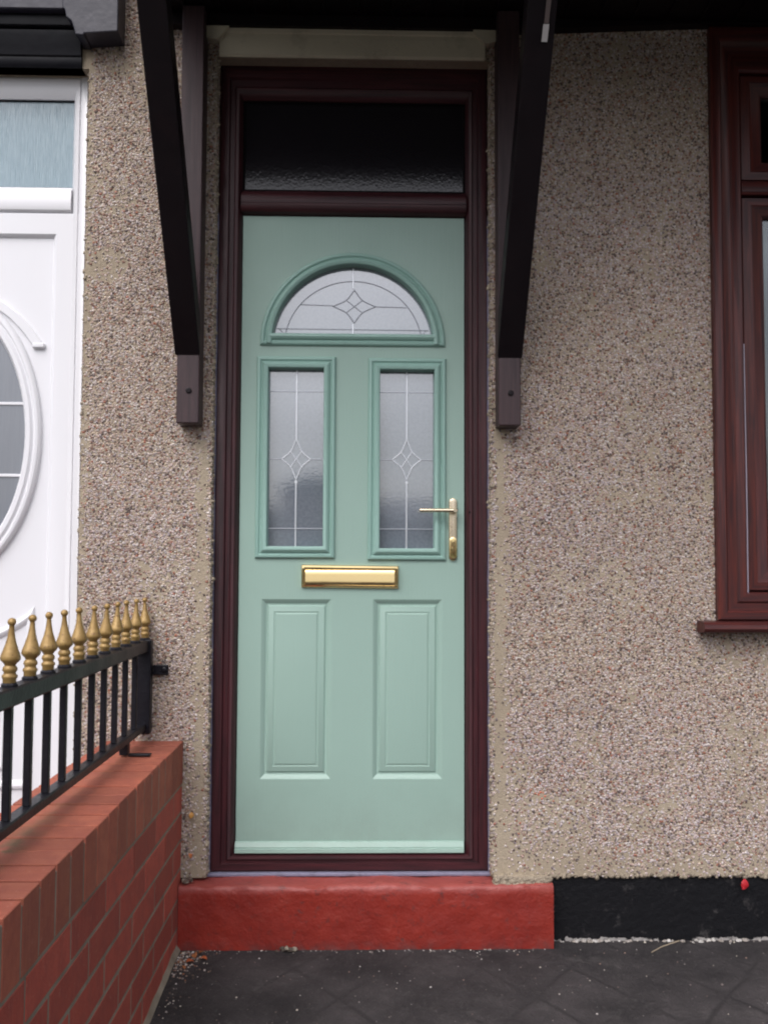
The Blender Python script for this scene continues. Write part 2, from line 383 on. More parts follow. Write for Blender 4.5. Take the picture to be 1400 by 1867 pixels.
# ------------------------------------------------------------------ pebbledash house wall
XS = [-2.7, -1.72, -.85, -.74, -.44, .44, 1.157, 2.62, 3.3]; ZS = [-.052, .74, 2.50, 2.545, 2.57, 2.64, 2.659, 3.7]
def solid(x, z):
    if -1.72 < x < -.85 and z < 2.50: return False
    if -.44 < x < .44 and z < 2.545: return False
    if 1.157 < x < 2.62 and .74 < z < 2.659: return False
    return -2.7 < x < 3.3 and -.052 < z < 3.7
V = []; T = []
def quad(a, b, c, d):
    n = len(V); V.extend([a, b, c, d]); T.extend([(n, n + 1, n + 2), (n, n + 2, n + 3)])
for i in range(len(XS) - 1):
    for j in range(len(ZS) - 1):
        x0, x1, z0, z1 = XS[i], XS[i + 1], ZS[j], ZS[j + 1]; cx, cz = (x0 + x1) / 2, (z0 + z1) / 2
        if not solid(cx, cz): continue
        quad((x0, 0, z0), (x1, 0, z0), (x1, 0, z1), (x0, 0, z1)); quad((x1, .28, z0), (x0, .28, z0), (x0, .28, z1), (x1, .28, z1))
        if not solid(x0 - .01, cz): quad((x0, .28, z0), (x0, 0, z0), (x0, 0, z1), (x0, .28, z1))
        if not solid(x1 + .01, cz): quad((x1, 0, z0), (x1, .28, z0), (x1, .28, z1), (x1, 0, z1))
        if not solid(cx, z0 - .01): quad((x0, .28, z0), (x1, .28, z0), (x1, 0, z0), (x0, 0, z0))
        if not solid(cx, z1 + .01): quad((x0, 0, z1), (x1, 0, z1), (x1, .28, z1), (x0, .28, z1))
nbase = len(V); nbt = len(T)
def vnoise(x, z, sc, seed):
    rg = np.random.default_rng(seed); G = rg.random((128, 128)); u = (x + 10) * sc; v = (z + 10) * sc
    i = np.floor(u).astype(int); j = np.floor(v).astype(int); fu = u - i; fv = v - j; fu = fu * fu * (3 - 2 * fu); fv = fv * fv * (3 - 2 * fv)
    g = lambda a, b: G[a % 128, b % 128]
    return (g(i, j) * (1 - fu) + g(i + 1, j) * fu) * (1 - fv) + (g(i, j + 1) * (1 - fu) + g(i + 1, j + 1) * fu) * fv
def fbm(x, z, sc, seed): return .5 * vnoise(x, z, sc, seed) + .3 * vnoise(x, z, sc * 2.1, seed + 1) + .2 * vnoise(x, z, sc * 4.3, seed + 2)
sp = .0065
gx, gzz = np.meshgrid(np.arange(-2.0, 2.1, sp), np.arange(-.05, 3.1, sp * .9))
gx = gx.copy(); gx[::2] += sp / 2
X = (gx + rng.uniform(-.5, .5, gx.shape) * sp * .9).ravel(); Z = (gzz + rng.uniform(-.5, .5, gx.shape) * sp * .9).ravel()
ok = np.ones(X.shape, bool)
ok &= ~((X > -1.722) & (X < -.849) & (Z < 2.50)); ok &= ~((np.abs(X) < .442) & (Z < 2.547)); ok &= ~((X < -.842) & (Z < 2.67) & (Z > 2.48)); ok &= ~((X > 1.154) & (Z > .735) & (Z < 2.662))
dens = np.clip((fbm(X, Z, 8, 3) - .16) * 4.2, 0.5, 1)            # bare cement patches
def soft(d, a, b): return np.clip((d - a) / (b - a), 0, 1)
edge = np.ones_like(X)
m = (X > .44) & (Z < 1.45); q = X[m] - .44 + .012 * (vnoise(X[m], Z[m], 9, 9) - .5); edge[m] *= np.where(q < .013, .9, .1 + .9 * soft(q, .034, .07))
m = (X < -.44) & (X > -.6) & (Z < 1.30); q = -.44 - X[m] + .010 * (vnoise(X[m], Z[m], 9, 8) - .5); edge[m] *= np.where(q < .014, .9, .12 + .88 * soft(q, .032, .06))
m = (X < -.7) & (X > -.85); edge[m] *= .3 + .7 * soft(X[m] + .85, .004, .03)
edge *= .35 + .65 * soft(Z, -.04, .09 + .0)
edge[(X > .44) & (X < .75) & (Z < .2)] *= .55
px, pz = -.78, 1.86; edge *= np.where(np.hypot((X - px) / 1.2, Z - pz) < .055, .25, 1)
keep = ok & (rng.random(X.shape) < dens * edge)
X = X[keep]; Z = Z[keep]; P0 = np.stack([X, np.zeros_like(X), Z], 1); NRM = np.tile([0., -1, 0], (len(X), 1))
# chips and cement crumbs round the reveals and along the bottom edge
def reveal(xe, sgn, z0, z1, n, crumb=.3):
    z = rng.uniform(z0, z1, n); y = rng.uniform(0, .055, n)
    return np.stack([np.full(n, xe), y, z], 1), np.tile([sgn, -.25, 0], (n, 1))
EX = [reveal(.44, -1, -.05, 2.54, 1900), reveal(-.44, 1, -.05, 2.54, 1900), reveal(-.85, -1, .0, 2.5, 1300)]
P0 = np.concatenate([P0] + [e[0] for e in EX]); NRM = np.concatenate([NRM] + [e[1] for e in EX])
n_st = len(P0)
# crumbs (cement coloured, a bit larger)
def crumbs(pts, nr): return np.array(pts), np.tile(nr, (len(pts), 1))
cr = []
for xe, sg in ((.44, 1), (-.44, -1)):
    n = 420; z = rng.uniform(-.05, 2.54, n); cr.append(crumbs(np.stack([xe + sg * rng.normal(.001, .003, n), rng.uniform(-.001, .012, n), z], 1), [-sg * .6, -1., 0]))
n = 200; cr.append(crumbs(np.stack([-.85 + rng.normal(.001, .003, n), rng.uniform(0, .01, n), rng.uniform(.2, 2.5, n)], 1), [-.6, -1, 0]))
n = 500; cr.append(crumbs(np.stack([rng.uniform(.44, 2., n), rng.uniform(-.003, .006, n), -.05 + rng.normal(0, .003, n)], 1), [0, -1, -.5]))
# the lump of render that laps down over the end of the step
n = 900; xx = rng.uniform(.445, .615, n); lim = -.078 + .012 * vnoise(xx, xx * 0, 30, 4) + np.where(xx > .58, (xx - .58) * .7, 0)
zz = -.045 - rng.random(n) * (-.045 - lim); cr.append(crumbs(np.stack([xx, rng.uniform(-.040, -.030, n), zz], 1), [0, -1, -.2]))
P1 = np.concatenate([c[0] for c in cr]); N1 = np.concatenate([c[1] for c in cr])
P0 = np.concatenate([P0, P1]); NRM = np.concatenate([NRM, N1]); N = len(P0); NRM = NRM / np.linalg.norm(NRM, axis=1)[:, None]
rad = rng.uniform(.0025, .0049, N); rad[n_st:] = rng.uniform(.004, .0085, N - n_st)
hgt = rad * rng.uniform(.38, .75, N)
t1 = np.cross(NRM, [0, 0, 1.0]); t1 /= np.linalg.norm(t1, axis=1)[:, None]; t2 = np.cross(NRM, t1)
ang0 = rng.uniform(0, 6.283, N); K = 5; asp = rng.uniform(.84, 1.2, N)
vs = np.zeros((N, 11, 3))
for k in range(K):
    for ri, (rr, hh, tw) in enumerate(((1., -.15, 0.), (.72, .62, .5))):
        a = ang0 + (k + tw) * 2 * math.pi / K; jr = rad * rr * rng.uniform(.75, 1.25, N)
        vs[:, ri * 5 + k] = P0 + (t1 * (np.cos(a) * jr * asp)[:, None]) + t2 * (np.sin(a) * jr / asp)[:, None] + NRM * (hgt * hh * rng.uniform(.8, 1.2, N))[:, None]
vs[:, 10] = P0 + NRM * (hgt * rng.uniform(.8, 1.1, N))[:, None]
tri = []
for k in range(K):
    q = (k + 1) % K; tri += [(k, q, 5 + k), (q, 5 + q, 5 + k), (5 + k, 5 + q, 10)]
tri = np.array(tri)
# colours of the chips
pal = np.array([(.47, .385, .365), (.54, .49, .47), (.36, .25, .22), (.42, .32, .27), (.19, .10, .075), (.09, .065, .06), (.30, .11, .07), (.42, .36, .37), (.52, .42, .33), (.155, .125, .13)])
pr = np.array([.22, 0.11, .12, .13, .08, .10, .035, .12, .05, .06]); ci = rng.choice(len(pal), N, p=pr / pr.sum())
cc = pal[ci] * rng.uniform(.8, 1.15, (N, 1)); lf = (1.0, 1.0, .97) * (.93 + .30 * fbm(P0[:, 0], P0[:, 2], 2.2, 21))[:, None]; cc = cc * lf; cc[:, 2] *= .96 + .1 * vnoise(P0[:, 0], P0[:, 2], 3, 31)
cc[:n_st][np.hypot(P0[:n_st, 0] - .596, P0[:n_st, 2] - .196) < .012] = (.62, .16, .09); cc[:n_st][np.hypot(P0[:n_st, 0] - .462, P0[:n_st, 2] - .06) < .009] = (.42, .08, .07)
cc[n_st:] = np.array((.31, .26, .19)) * rng.uniform(.75, 1.15, (N - n_st, 1))
allv = np.concatenate([np.array(V, float), vs.reshape(-1, 3)])
allt = np.concatenate([np.array(T), (tri[None] + (nbase + np.arange(N) * 11)[:, None, None]).reshape(-1, 3)]).astype(np.int32)
me = bpy.data.meshes.new('pebbledash_wall'); nf = len(allt)
me.vertices.add(len(allv)); me.vertices.foreach_set('co', allv.astype(np.float32).ravel())
me.loops.add(nf * 3); me.loops.foreach_set('vertex_index', allt.ravel()); me.polygons.add(nf)
me.polygons.foreach_set('loop_start', np.arange(0, nf * 3, 3, dtype=np.int32))
mi = np.zeros(nf, np.int32); mi[nbt:] = 1; me.materials.append(mREN); me.materials.append(mCHIP)
me.update(calc_edges=True); me.polygons.foreach_set('material_index', mi)
at = me.color_attributes.new('Col', 'FLOAT_COLOR', 'POINT'); arr = np.ones((len(allv), 4), np.float32)
arr[:nbase, :3] = (.3, .25, .19); arr[nbase:, :3] = np.repeat(cc, 11, 0); at.data.foreach_set('color', arr.ravel())
wallo = bpy.data.objects.new('pebbledash_wall', me); COL.objects.link(wallo)
tag(wallo, 'beige house front covered in pebbledash stone chips around the green door', 'wall')
# plinth (black) and the core of the render lump
MB().box(.626, 3.3, .006, .28, -.35, -.055, .002).build('black_plinth', mPLIN, wallo)
MB().box(-2.7, -.53, .006, .28, -.35, -.055, .002).build('hidden_plinth', mPLIN, wallo).name = 'black_plinth'
lb = MB(); pts = [(.446, -.046), (.446, -.072), (.47, -.077), (.52, -.070), (.56, -.076), (.59, -.066), (.612, -.05), (.612, -.046)]
lb.prism(pts, -.036, .0, 0, 'y').build('render_lump', mREN, wallo)
# cream lintel with scrolled ends
li = MB(); n = 8
prof = [(.0, 2.543), (-.010, 2.541), (-.016, 2.548), (-.018, 2.60), (-.017, 2.615), (-.021, 2.618), (-.022, 2.6305), (0, 2.6305)]
li.prism(prof, -.432, .422)
for sg in (-1, 1):
    e = [(-.484, 2.6305), (-.484, 2.612), (-.478, 2.600), (-.468, 2.592), (-.452, 2.588), (-.437, 2.588), (-.428, 2.596), (-.415, 2.610), (-.400, 2.6305)]
    if sg > 0: e = [(-x - .018, z) for x, z in e]
    li.prism(e, -.034, 0, 0, 'y')
tag(li.build('lintel', mCREAM, wallo), 'cream painted lintel')

# ------------------------------------------------------------------ red doorstep
st = MB()
nx, nq = 90, 26
sec = [(.10, -.062)] + [(y, -.062) for y in np.linspace(.06, -.035, 7)] + [(-.046, -.066), (-.050, -.076)] + [(-.051, z) for z in np.linspace(-.09, -.34, 14)]
vsx = []
for i in range(nx + 1):
    x = -.515 + (.622 + .515) * i / nx
    for k, (y, z) in enumerate(sec):
        d = noise.noise(Vector((x * 6, y * 6, z * 6))) * .006 + noise.noise(Vector((x * 25, y * 25, z * 25))) * .0035 + noise.noise(Vector((x * 70, y * 70, z * 70))) * .0012
        q = 1 if 1 < k else 0
        vsx.append((x, y - abs(d) * q * (1 if k > 6 else .0), z + d * (1 if k <= 9 else 0)))
ns = len(sec)
fs = [[i * ns + k, i * ns + k + 1, (i + 1) * ns + k + 1, (i + 1) * ns + k] for i in range(nx) for k in range(ns - 1)]
st.add(vsx, fs)
st.add([(.622, y, z) for y, z in sec] + [(.622, .1, -.34)], [list(range(ns + 1))])
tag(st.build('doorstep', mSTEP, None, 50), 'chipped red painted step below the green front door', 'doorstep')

# ------------------------------------------------------------------ green front door
D = empty('front_door', (0, .08, -.05)); tag(D, 'sage green front door with arched and twin leaded windows in rosewood frame', 'door')
fr = MB()
fr.frame((-.437, .437, -.05, 2.556), (-.364, .367, .0, 2.44), [(0, .14), (0, .056), (.06, .052), (.42, .052), (.47, .061), (.66, .061), (.72, .056), (.84, .058), (.93, .066), (1, .076), (1, .14)])
fo = fr.build('door_frame', [mRV, mRH], D, 35)
tr = MB().prism([(.135, 2.057), (.078, 2.057), (.060, 2.064), (.054, 2.072), (.053, 2.088), (.058, 2.092), (.056, 2.112), (.060, 2.122), (.082, 2.1385), (.135, 2.1385)], -.3665, .369)
tr.build('transom', mRH, fo, 35)
MB().box(-.36, .366, .088, .110, 2.141, 2.438, .001).build('fanlight_pane', mFAN, D)
gk = MB().frame((-.3655, .3685, 2.139, 2.4395), (-.357, .360, 2.146, 2.432), [(0, .083), (.6, .081), (1, .0885)]); gk.build('gasket', mBLACK, fo)
MB().box(-.36, .36, .119, .124, .0, 2.052, .001).box(-.3595, .3595, .1245, .14, .0, 2.055).build('rebate', mBLACK, fo)
sl_ = MB()  # sealant round the frame
sl_.box(-.448, .445, .035, .0555, -.0615, -.0515, .002)
nseg = 60
for sx in (-1, 1):
    p = []
    for i in range(nseg + 1):
        z = -.05 + 2.1 * i / nseg; wv = .0035 + .003 * noise.noise(Vector((sx * 5, 0, z * 9))) + .002 * noise.noise(Vector((sx * 5, 0, z * 40)))
        p.append((sx * (.437 + wv * .5), z))
    sl_.strip(p, .007, .046, .058)
sl_.build('sealant', mSEAL, fo)
# leaf, with raised and fielded lower panels cut out of the slab face
leaf = MB()
LX, RX = .361, .3635
lp = [rect(-.288, -.063, .229, .801), rect(.070, .293, .229, .800)]
def panel_cell(x0, x1, z0, z1): leaf.add([(x0, .08, z0), (x1, .08, z0), (x1, .08, z1), (x0, .08, z1)], [[0, 1, 2, 3]])
xs = [-LX, -.288, -.063, .070, .293, RX]; zs = [.0, .229, .8005]
for i in range(5):
    for j in range(2):
        if not (j == 1 and i in (1, 3)): panel_cell(xs[i], xs[i + 1], zs[j], zs[j + 1])
panel_cell(-LX, RX, .8005, .950)
xs = [-LX, -.289, -.076, .073, .283, RX]
for i in (0, 2, 4): panel_cell(xs[i], xs[i + 1], .950, 1.564)
panel_cell(-LX, RX, 1.564, 1.600)
AR = [(.280 * math.cos(math.pi * i / 40), 1.6305 + .280 * math.sin(math.pi * i / 40)) for i in range(41)]
AR = [(x, max(z, 1.645)) for x, z in AR]
half = [(0, 1.600), (RX, 1.600), (RX, 2.053), (0, 2.053)] + [p for p in AR[::-1] if p[0] >= -1e-9] + [(0, 1.645)]
leaf.add([(x, .08, z) for x, z in half], [list(range(len(half)))])
half = [(0, 1.600), (0, 1.645)] + [p for p in AR[::-1] if p[0] <= 1e-9] + [(0, 2.053), (-LX, 2.053), (-LX, 1.600)]
leaf.add([(x, .08, z) for x, z in half], [list(range(len(half)))])
leaf.add([(-LX, .08, 0), (RX, .08, 0), (RX, .08, 2.053), (-LX, .08, 2.053), (-LX, .118, 0), (RX, .118, 0), (RX, .118, 2.053), (-LX, .118, 2.053)],
         [[0, 4, 5, 1], [1, 5, 6, 2], [2, 6, 7, 3], [3, 7, 4, 0]])
lo = leaf.build('door_leaf', mDOOR, D, recalc=False)
for r in (rect(-.288, -.063, .229, .8005), rect(.070, .293, .229, .8005)):
    MB().ring(r, [(0, .08), (.003, .0812), (.014, .0905), (.019, .0915), (.022, .0895), (.0235, .0875), (.040, .0822), (.0415, .0835), (.045, .0835), (.048, .0815), (.056, .0805)], True).build('lower_panel', mDOOR, lo, 25, recalc=False)
MB().prism([(.079, .036), (.074, .034), (.066, .020), (.066, .0165), (.062, .015), (.060, .004), (.064, .001), (.079, .001)], -.362, .361).build('weather_bar', mDOOR, lo)
MB().box(-.36, .362, .070, .09, -.004, .0, .0005).build('draught_seal', mBLACK, lo)
BP = [(0, .0795), (.001, .073), (.005, .0690), (.011, .0680), (.0155, .0725), (.018, .0730), (.021, .0665), (.028, .0620), (.034, .0630), (.0375, .0650), (.0388, .0680), (.0395, .1075)]
def star(mb, mb2, cx, cz, hx, hz, wd=.0034, y0=.1020, y1=.1046):
    def conc(a, b, k=7):
        out = []
        for i in range(k + 1):
            t = i / k; x = a[0] * (1 - t) + b[0] * t; z = a[1] * (1 - t) + b[1] * t
            pull = .24 * math.sin(math.pi * t); out.append((cx + x * (1 - pull), cz + z * (1 - pull)))
        return out
    T_, R_, B_, L_ = (0, hz), (hx, 0), (0, -hz), (-hx, 0)
    for a, b in ((T_, R_), (R_, B_), (B_, L_), (L_, T_)): mb.strip(conc(a, b), wd, y0, y1)
    k = .38
    mb.strip([(cx - hx * k, cz + hz * k), (cx + hx * k, cz - hz * k)], wd * .8, y0 + .0005, y1)
    mb.strip([(cx + hx * k, cz + hz * k), (cx - hx * k, cz - hz * k)], wd * .8, y0 + .0006, y1)
def window(kind, path, gpath):
    wn = MB().ring(path, BP).build('glazing_bead', mBEAD, lo, 30, recalc=False)
    return wn
def pane(path, d, parent):
    d = .0390
    return MB().ring(path, [(d, .1080), (d, .1050)], True).build('glass_pane', mOBS, parent, recalc=False)
for cx, x0, x1, z0, z1 in ((-.176, -.311, -.054, .931, 1.588), (.176, .051, .305, .926, 1.585)):
    # part: window (bead) > pane, leading
    wn = MB().ring(rect(x0, x1, z0, z1), BP).build('side_window', mBEAD, D, 30, recalc=False)
    pane(rect(x0, x1, z0, z1), .036, wn)
    a, b = MB(), MB(); gx0, gx1, gz0, gz1 = x0 + .038, x1 - .038, z0 + .038, z1 - .038; c = (gx0 + gx1) / 2; mz = 1.255
    a.strip([(c, gz1), (c, mz + .066)], .0062, .1016, .1048); a.strip([(c, mz - .068), (c, gz0)], .0062, .1016, .1048)
    a.lathe([(.005, .1010), (.005, .1048)], (c, 0, mz - .075), 10, axis='y')
    star(a, b, c, mz, .047, .067, .0042)
    for z in (1.478, 1.028): b.strip([(gx0, z), (gx1, z)], .0032, .1024, .1047)
    b.strip([(gx0, mz), (c - .047, mz)], .0030, .1024, .1047); b.strip([(c + .047, mz), (gx1, mz)], .0030, .1024, .1047)
    a.build('leading', mLEAD, wn); b.build('thin_leading', mLEADD, wn)
cz, hr = 1.6305, .302
path = [(-hr, 1.624), (hr, 1.624)] + [(hr * math.cos(math.pi * i / 48), cz + hr * math.sin(math.pi * i / 48)) for i in range(0, 49)]
aw = MB().ring(path, BP).build('arched_window', mBEAD, D, 30, recalc=False)
pane(path, .036, aw)
a, b = MB(), MB(); gb = 1.663
a.strip([(0, 1.890), (0, 1.822)], .0056, .1016, .1048); a.strip([(0, 1.703), (0, gb)], .0056, .1016, .1048)
star(b, b, .004, 1.762, .070, .055, .0036)
arc = [(.001 + .226 * math.cos(t), 1.630 + .216 * math.sin(t)) for t in np.linspace(math.asin(.033 / .216), math.pi - math.asin(.033 / .216), 44)]
b.strip(arc, .0034, .1022, .1047)
b.strip([(-.172, 1.767), (-.066, 1.764)], .0030, .1024, .1047); b.strip([(.074, 1.762), (.176, 1.760)], .0030, .1024, .1047)
b.strip([(-.25, 1.686), (.25, 1.684)], .0032, .1026, .1047)
for sg in (-1, 1): b.strip([(sg * .224, 1.664), (sg * .240, 1.684)], .003, .1028, .1047)
a.build('leading', mLEAD, aw); b.build('thin_leading', mLEADA, aw)
# letterbox
lbx = MB().ring([(-.160, .839), (.151, .836), (.151, .908), (-.160, .911)], [(0, .0797), (0, .071), (.002, .069), (.008, .0675), (.010, .069), (.0105, .0765)], True).build('letterbox', mBRASS, D, 30, recalc=False)
fl = MB(); n = 12; pf = []
for i in range(n + 1):
    t = i / n; pf.append((.0645 + .0035 * t + .0045 * max(0, (t - .78) / .22) ** 2 + .003 * max(0, (.12 - t) / .12) ** 2, .8465 + .0505 * t))
fl.prism(pf + [(.0765, .897), (.0765, .8465)], -.1475, .1385).build('flap', mBRASS, lbx, 50)
e = MB()
for x in (-.1535, .1445): e.box(x - .0035, x + .0035, .060, .0675, .846, .900, .002)
e.build('flap_hinge', mBRASS, lbx)
# lever handle on a long backplate
hp = []
for i in range(13): hp.append((.327 + .0135 * math.cos(-math.pi + math.pi * i / 12), .9385 + .0135 * math.sin(-math.pi + math.pi * i / 12)))
for i in range(13): hp.append((.327 + .0135 * math.cos(math.pi * i / 12), 1.115 + .0135 * math.sin(math.pi * i / 12)))
hd = MB().ring(hp, [(0, .0797), (0, .0745), (.002, .0722), (.005, .0712), (.0085, .0708)], True).build('door_handle', mSAT, D, 30, recalc=False)
lv = MB().lathe([(.0085, .071), (.0085, .052), (.0075, .046), (.0075, .034), (.006, .031)], (.331, 0, 1.086), 16, axis='y')
lv.lathe([(.004, .339), (.0068, .336), (.0068, .30), (.0062, .26), (.0060, .222), (.0055, .218), (.003, .2165)], (0, .038, 1.0865), 16, axis='x')
lv.build('lever', mSAT, hd, 40)
lk = MB().lathe([(.0085, .0712), (.0085, .066), (.0075, .065)], (.327, 0, .978), 18, axis='y').box(.3235, .3305, .066, .0708, .952, .976, .0015)
lk.build('lock_cylinder', mBRASS, hd, 40)
lwp = []
for i in range(13): lwp.append((.327 + .0115 * math.cos(-math.pi + math.pi * i / 12), .9395 + .0115 * math.sin(-math.pi + math.pi * i / 12)))
for i in range(13): lwp.append((.327 + .0115 * math.cos(math.pi * i / 12), .990 + .0115 * math.sin(math.pi * i / 12)))
MB().ring(lwp, [(0, .0712), (0, .0700), (.003, .0688), (.006, .0685)], True).build('lower_plate', mBRASS, hd, 40, recalc=False)
MB().lathe([(.0035, .064), (.0035, .0565), (.0025, .0555)], (.379, 0, 1.082), 12, axis='y').build('screw_cap', mBLACK, fo)
under(D)

# ------------------------------------------------------------------ canopy with two brackets
C = empty('canopy', (.4, 0, 2.655)); tag(C, 'dark brown timber canopy over the green door and bay window, on two brackets', 'canopy')
so_ = MB()
so_.box(-.64, 3.2, -.98, -.001, 2.676, 2.692, .001)
for x in np.arange(-.54, 3.2, .11): so_.box(x, x + .007, -.97, -.01, 2.670, 2.677, .001)
so_.build('soffit', mDK, C)
wp = MB(); px_ = [-.63, .5, 1.15, 3.19]; pb = [2.632, 2.632, 2.664, 2.664]
wp.add([(x, y, z) for x, b in zip(px_, pb) for y, z in ((-.0005, b), (-.036, b), (-.036, 2.6695), (-.0005, 2.6695))],
       [[4 * i + k, 4 * i + (k + 1) % 4, 4 * i + 4 + (k + 1) % 4, 4 * i + 4 + k] for i in range(3) for k in range(4)] + [[0, 1, 2, 3], [12, 13, 14, 15]])
wp.build('wall_plate', mDK, C)
MB().box(-.64, 3.2, -1.002, -.981, 2.612, 2.78, .003).build('fascia', mDK, C)
MB().box(-.64, 3.2, -.90, -.83, 2.60, 2.6695, .003).build('front_beam', mDK, C)
MB().prism([(-1.02, 2.782), (-1.02, 2.80), (-.002, 3.10), (-.002, 3.082)], -.66, 3.22).build('roof_slope', mSLATE, C)
MB().prism([(-.98, 2.693), (-.98, 2.781), (-.004, 3.08), (-.004, 2.693)], -.639, -.625).build('end_board', mDK, C)
def bracket(cx, dx):
    hw = .0345
    po = MB().box(cx - hw, cx + hw, -.080, -.001, 1.344, 2.6695, .003).build('bracket_post', mPOST, C)
    s = MB(); y0, z0 = -.079, 1.553; y1, z1 = -.83, 1.553 + .751 * 1.50
    d = Vector((0, y1 - y0, z1 - z0)); nrm = Vector((0, d.z, -d.y)).normalized() * -1   # towards the house and up
    th = .075; hs = .0385
    a = [(y0 + .001, z0), (y1, z1 - .01), (y1 - nrm.y * -th * 0, z1 - .01)]
    prof = [(y0, z0), (y1, z1), (y1, min(2.649, z1 + .02) if z1 < 2.649 else 2.649), (y0, z0 + .13)]
    zt = 2.669; yt = y0 - (zt - z0) / 1.5; yb = y0 - (zt - z0 - .13) / 1.5
    prof = [(y0, z0), (yt, zt), (yb, zt), (y0, z0 + .13)]
    s.prism(prof, cx + dx - hs, cx + dx + hs)
    s.v = [(x + (-.010 if cx < 0 else .006) * max(0, min(1, (z - z0) / .8)), y, z) for x, y, z in s.v]
    o = s.build('strut', mDK, po)
    bv = o.modifiers.new('bevel', 'BEVEL'); bv.width = .003; bv.segments = 2
    MB().lathe([(.009, -.0805), (.009, -.083), (.006, -.0845)], (cx + .003, 0, 1.445), 12, axis='y').build('bolt', mDK, po)
    return po
bracket(-.5045, -.003); bpo = bracket(.4885, .001)
# bare peeling strip on the right strut
yy0, yy1 = -.505, -.66
def strp(mb, ya, yb, xa, xb, wd):
    za = 1.553 + (-.079 - ya) * 1.5; zb = 1.553 + (-.079 - yb) * 1.5
    mb.add([(xa - wd, ya - .003, za - .003), (xa + wd, ya - .003, za - .003), (xb + wd, yb - .003, zb - .003), (xb - wd, yb - .003, zb - .003),
            (xa - wd, ya - .0005, za - .0005), (xa + wd, ya - .0005, za - .0005), (xb + wd, yb - .0005, zb - .0005), (xb - wd, yb - .0005, zb - .0005)],
           [[0, 1, 2, 3], [0, 4, 5, 1], [1, 5, 6, 2], [2, 6, 7, 3], [3, 7, 4, 0]])
mRAW = M_paint('bare_timber', (.42, .40, .39), .7, .1, .3, 60); mRAWD = M_paint('stained_timber', (.10, .075, .07), .7)
pl = MB(); strp(pl, -.572, -.595, .5065, .5075, .0075); 
PEEL = pl
under(C)

# ------------------------------------------------------------------ rosewood bay window
B = empty('window', (1.9, 0, .74)); tag(B, 'rosewood framed window with projecting sill at the right of the pebbledash wall', 'window')
fb = MB()
fb.frame((1.150, 2.627, .742, 2.662), (1.246, 2.53, .83, 2.51), [(0, .06), (0, -.022), (.05, -.027), (.30, -.027), (.36, -.021), (.62, -.021), (.68, -.027), (.95, -.026), (1, -.020), (1, .07)])
bf = fb.build('window_frame', [mBV, mBH], B, 35)
MB().prism([(.05, 2.105), (-.020, 2.107), (-.026, 2.115), (-.026, 2.138), (-.018, 2.152), (.05, 2.155)], 1.2465, 2.5295).build('transom', mBH, bf, 35)
for x in (1.86,): MB().box(x, x + .07, -.024, .05, .8305, 2.104, .004).box(x, x + .07, -.024, .05, 2.156, 2.509, .004).build('mullion', mBV, bf)
for x0, x1, z0, z1 in ((1.2475, 1.859, .8315, 2.1045), (1.931, 2.529, .8315, 2.1045), (1.2475, 1.859, 2.1555, 2.509), (1.931, 2.529, 2.1555, 2.509)):
    sa = MB().frame((x0, x1, z0, z1), (x0 + .080, x1 - .08, z0 + .070, z1 - .065), [(0, .05), (0, .004), (.08, -.008), (.42, -.010), (.50, -.006), (.85, .002), (1, .012), (1, .05)]).build('sash', [mBV, mBH], B, 35)
    MB().box(x0 + .075, x1 - .075, .020, .026, z0 + .065, z1 - .06, .0005).build('glass_pane', mCLEAR, sa)
MB().strip([(1.2465, .80), (1.2475, 1.10), (1.246, 1.62)], .0042, -.0235, -.018).build('sealant_bead', M_paint('grey_sealant', (.33, .30, .36), .4), bf)
MB().prism([(.03, .742), (-.062, .738), (-.072, .730), (-.074, .718), (-.066, .708), (-.03, .704), (.03, .704)], 1.090, 2.69).build('sill', mBH, B, 30)
rm = MB()
rm.add([(1.1, .9, .6), (2.7, .9, .6), (2.7, .9, 2.7), (1.1, .9, 2.7), (1.1, .29, .6), (2.7, .29, .6), (2.7, .29, 2.7), (1.1, .29, 2.7)], [[0, 1, 2, 3], [0, 4, 5, 1], [1, 5, 6, 2], [2, 6, 7, 3], [3, 7, 4, 0]])
rm.build('room_lining', mROOM, B)
under(B)
cu = MB(); n = 120
cu.add([(1.33 + 1.2 * i / n, .15 + .018 * math.sin(i * .9) + .006 * math.sin(i * 2.3), z) for i in range(n + 1) for z in (.80, 2.05)], [[2 * i, 2 * i + 2, 2 * i + 3, 2 * i + 1] for i in range(n)])
tag(cu.build('net_curtain', mCURT, None, 60), 'pale net curtain hanging behind the rosewood window glass', 'curtain')

# ------------------------------------------------------------------ neighbour's white door
Nn = empty('white_door', (-1.285, .08, -.05)); tag(Nn, 'white door with oval glass and fanlight at the left edge', 'door')
xl, xr = -1.70, -.868
f = MB().frame((xl, xr, -.05, 2.565), (xl + .05, -.917, .0, 2.432), [(0, .14), (0, .060), (.04, .057), (.40, .057), (.44, .0625), (.50, .0625), (.54, .057), (.8, .060), (1, .074), (1, .14)])
nf_ = f.build('door_frame', mWH, Nn, 35)
MB().prism([(.13, 2.052), (.068, 2.052), (.058, 2.058), (.056, 2.066), (.056, 2.118), (.060, 2.124), (.078, 2.1385), (.13, 2.1385)], xl + .05, -.9165).build('transom', mWH, nf_, 35)
MB().box(xl + .05, -.912, .086, .10, 2.136, 2.436, .001).build('fanlight_pane', mNFAN, Nn)
MB().frame((xl + .05, -.9165, 2.1385, 2.4325), (xl + .056, -.9205, 2.143, 2.4275), [(0, .080), (1, .0865)]).build('gasket', mBLACK, nf_)
MB().box(xl + .03, -.9175, .126, .14, 0, 2.052, .001).build('rebate', mBLACK, nf_)
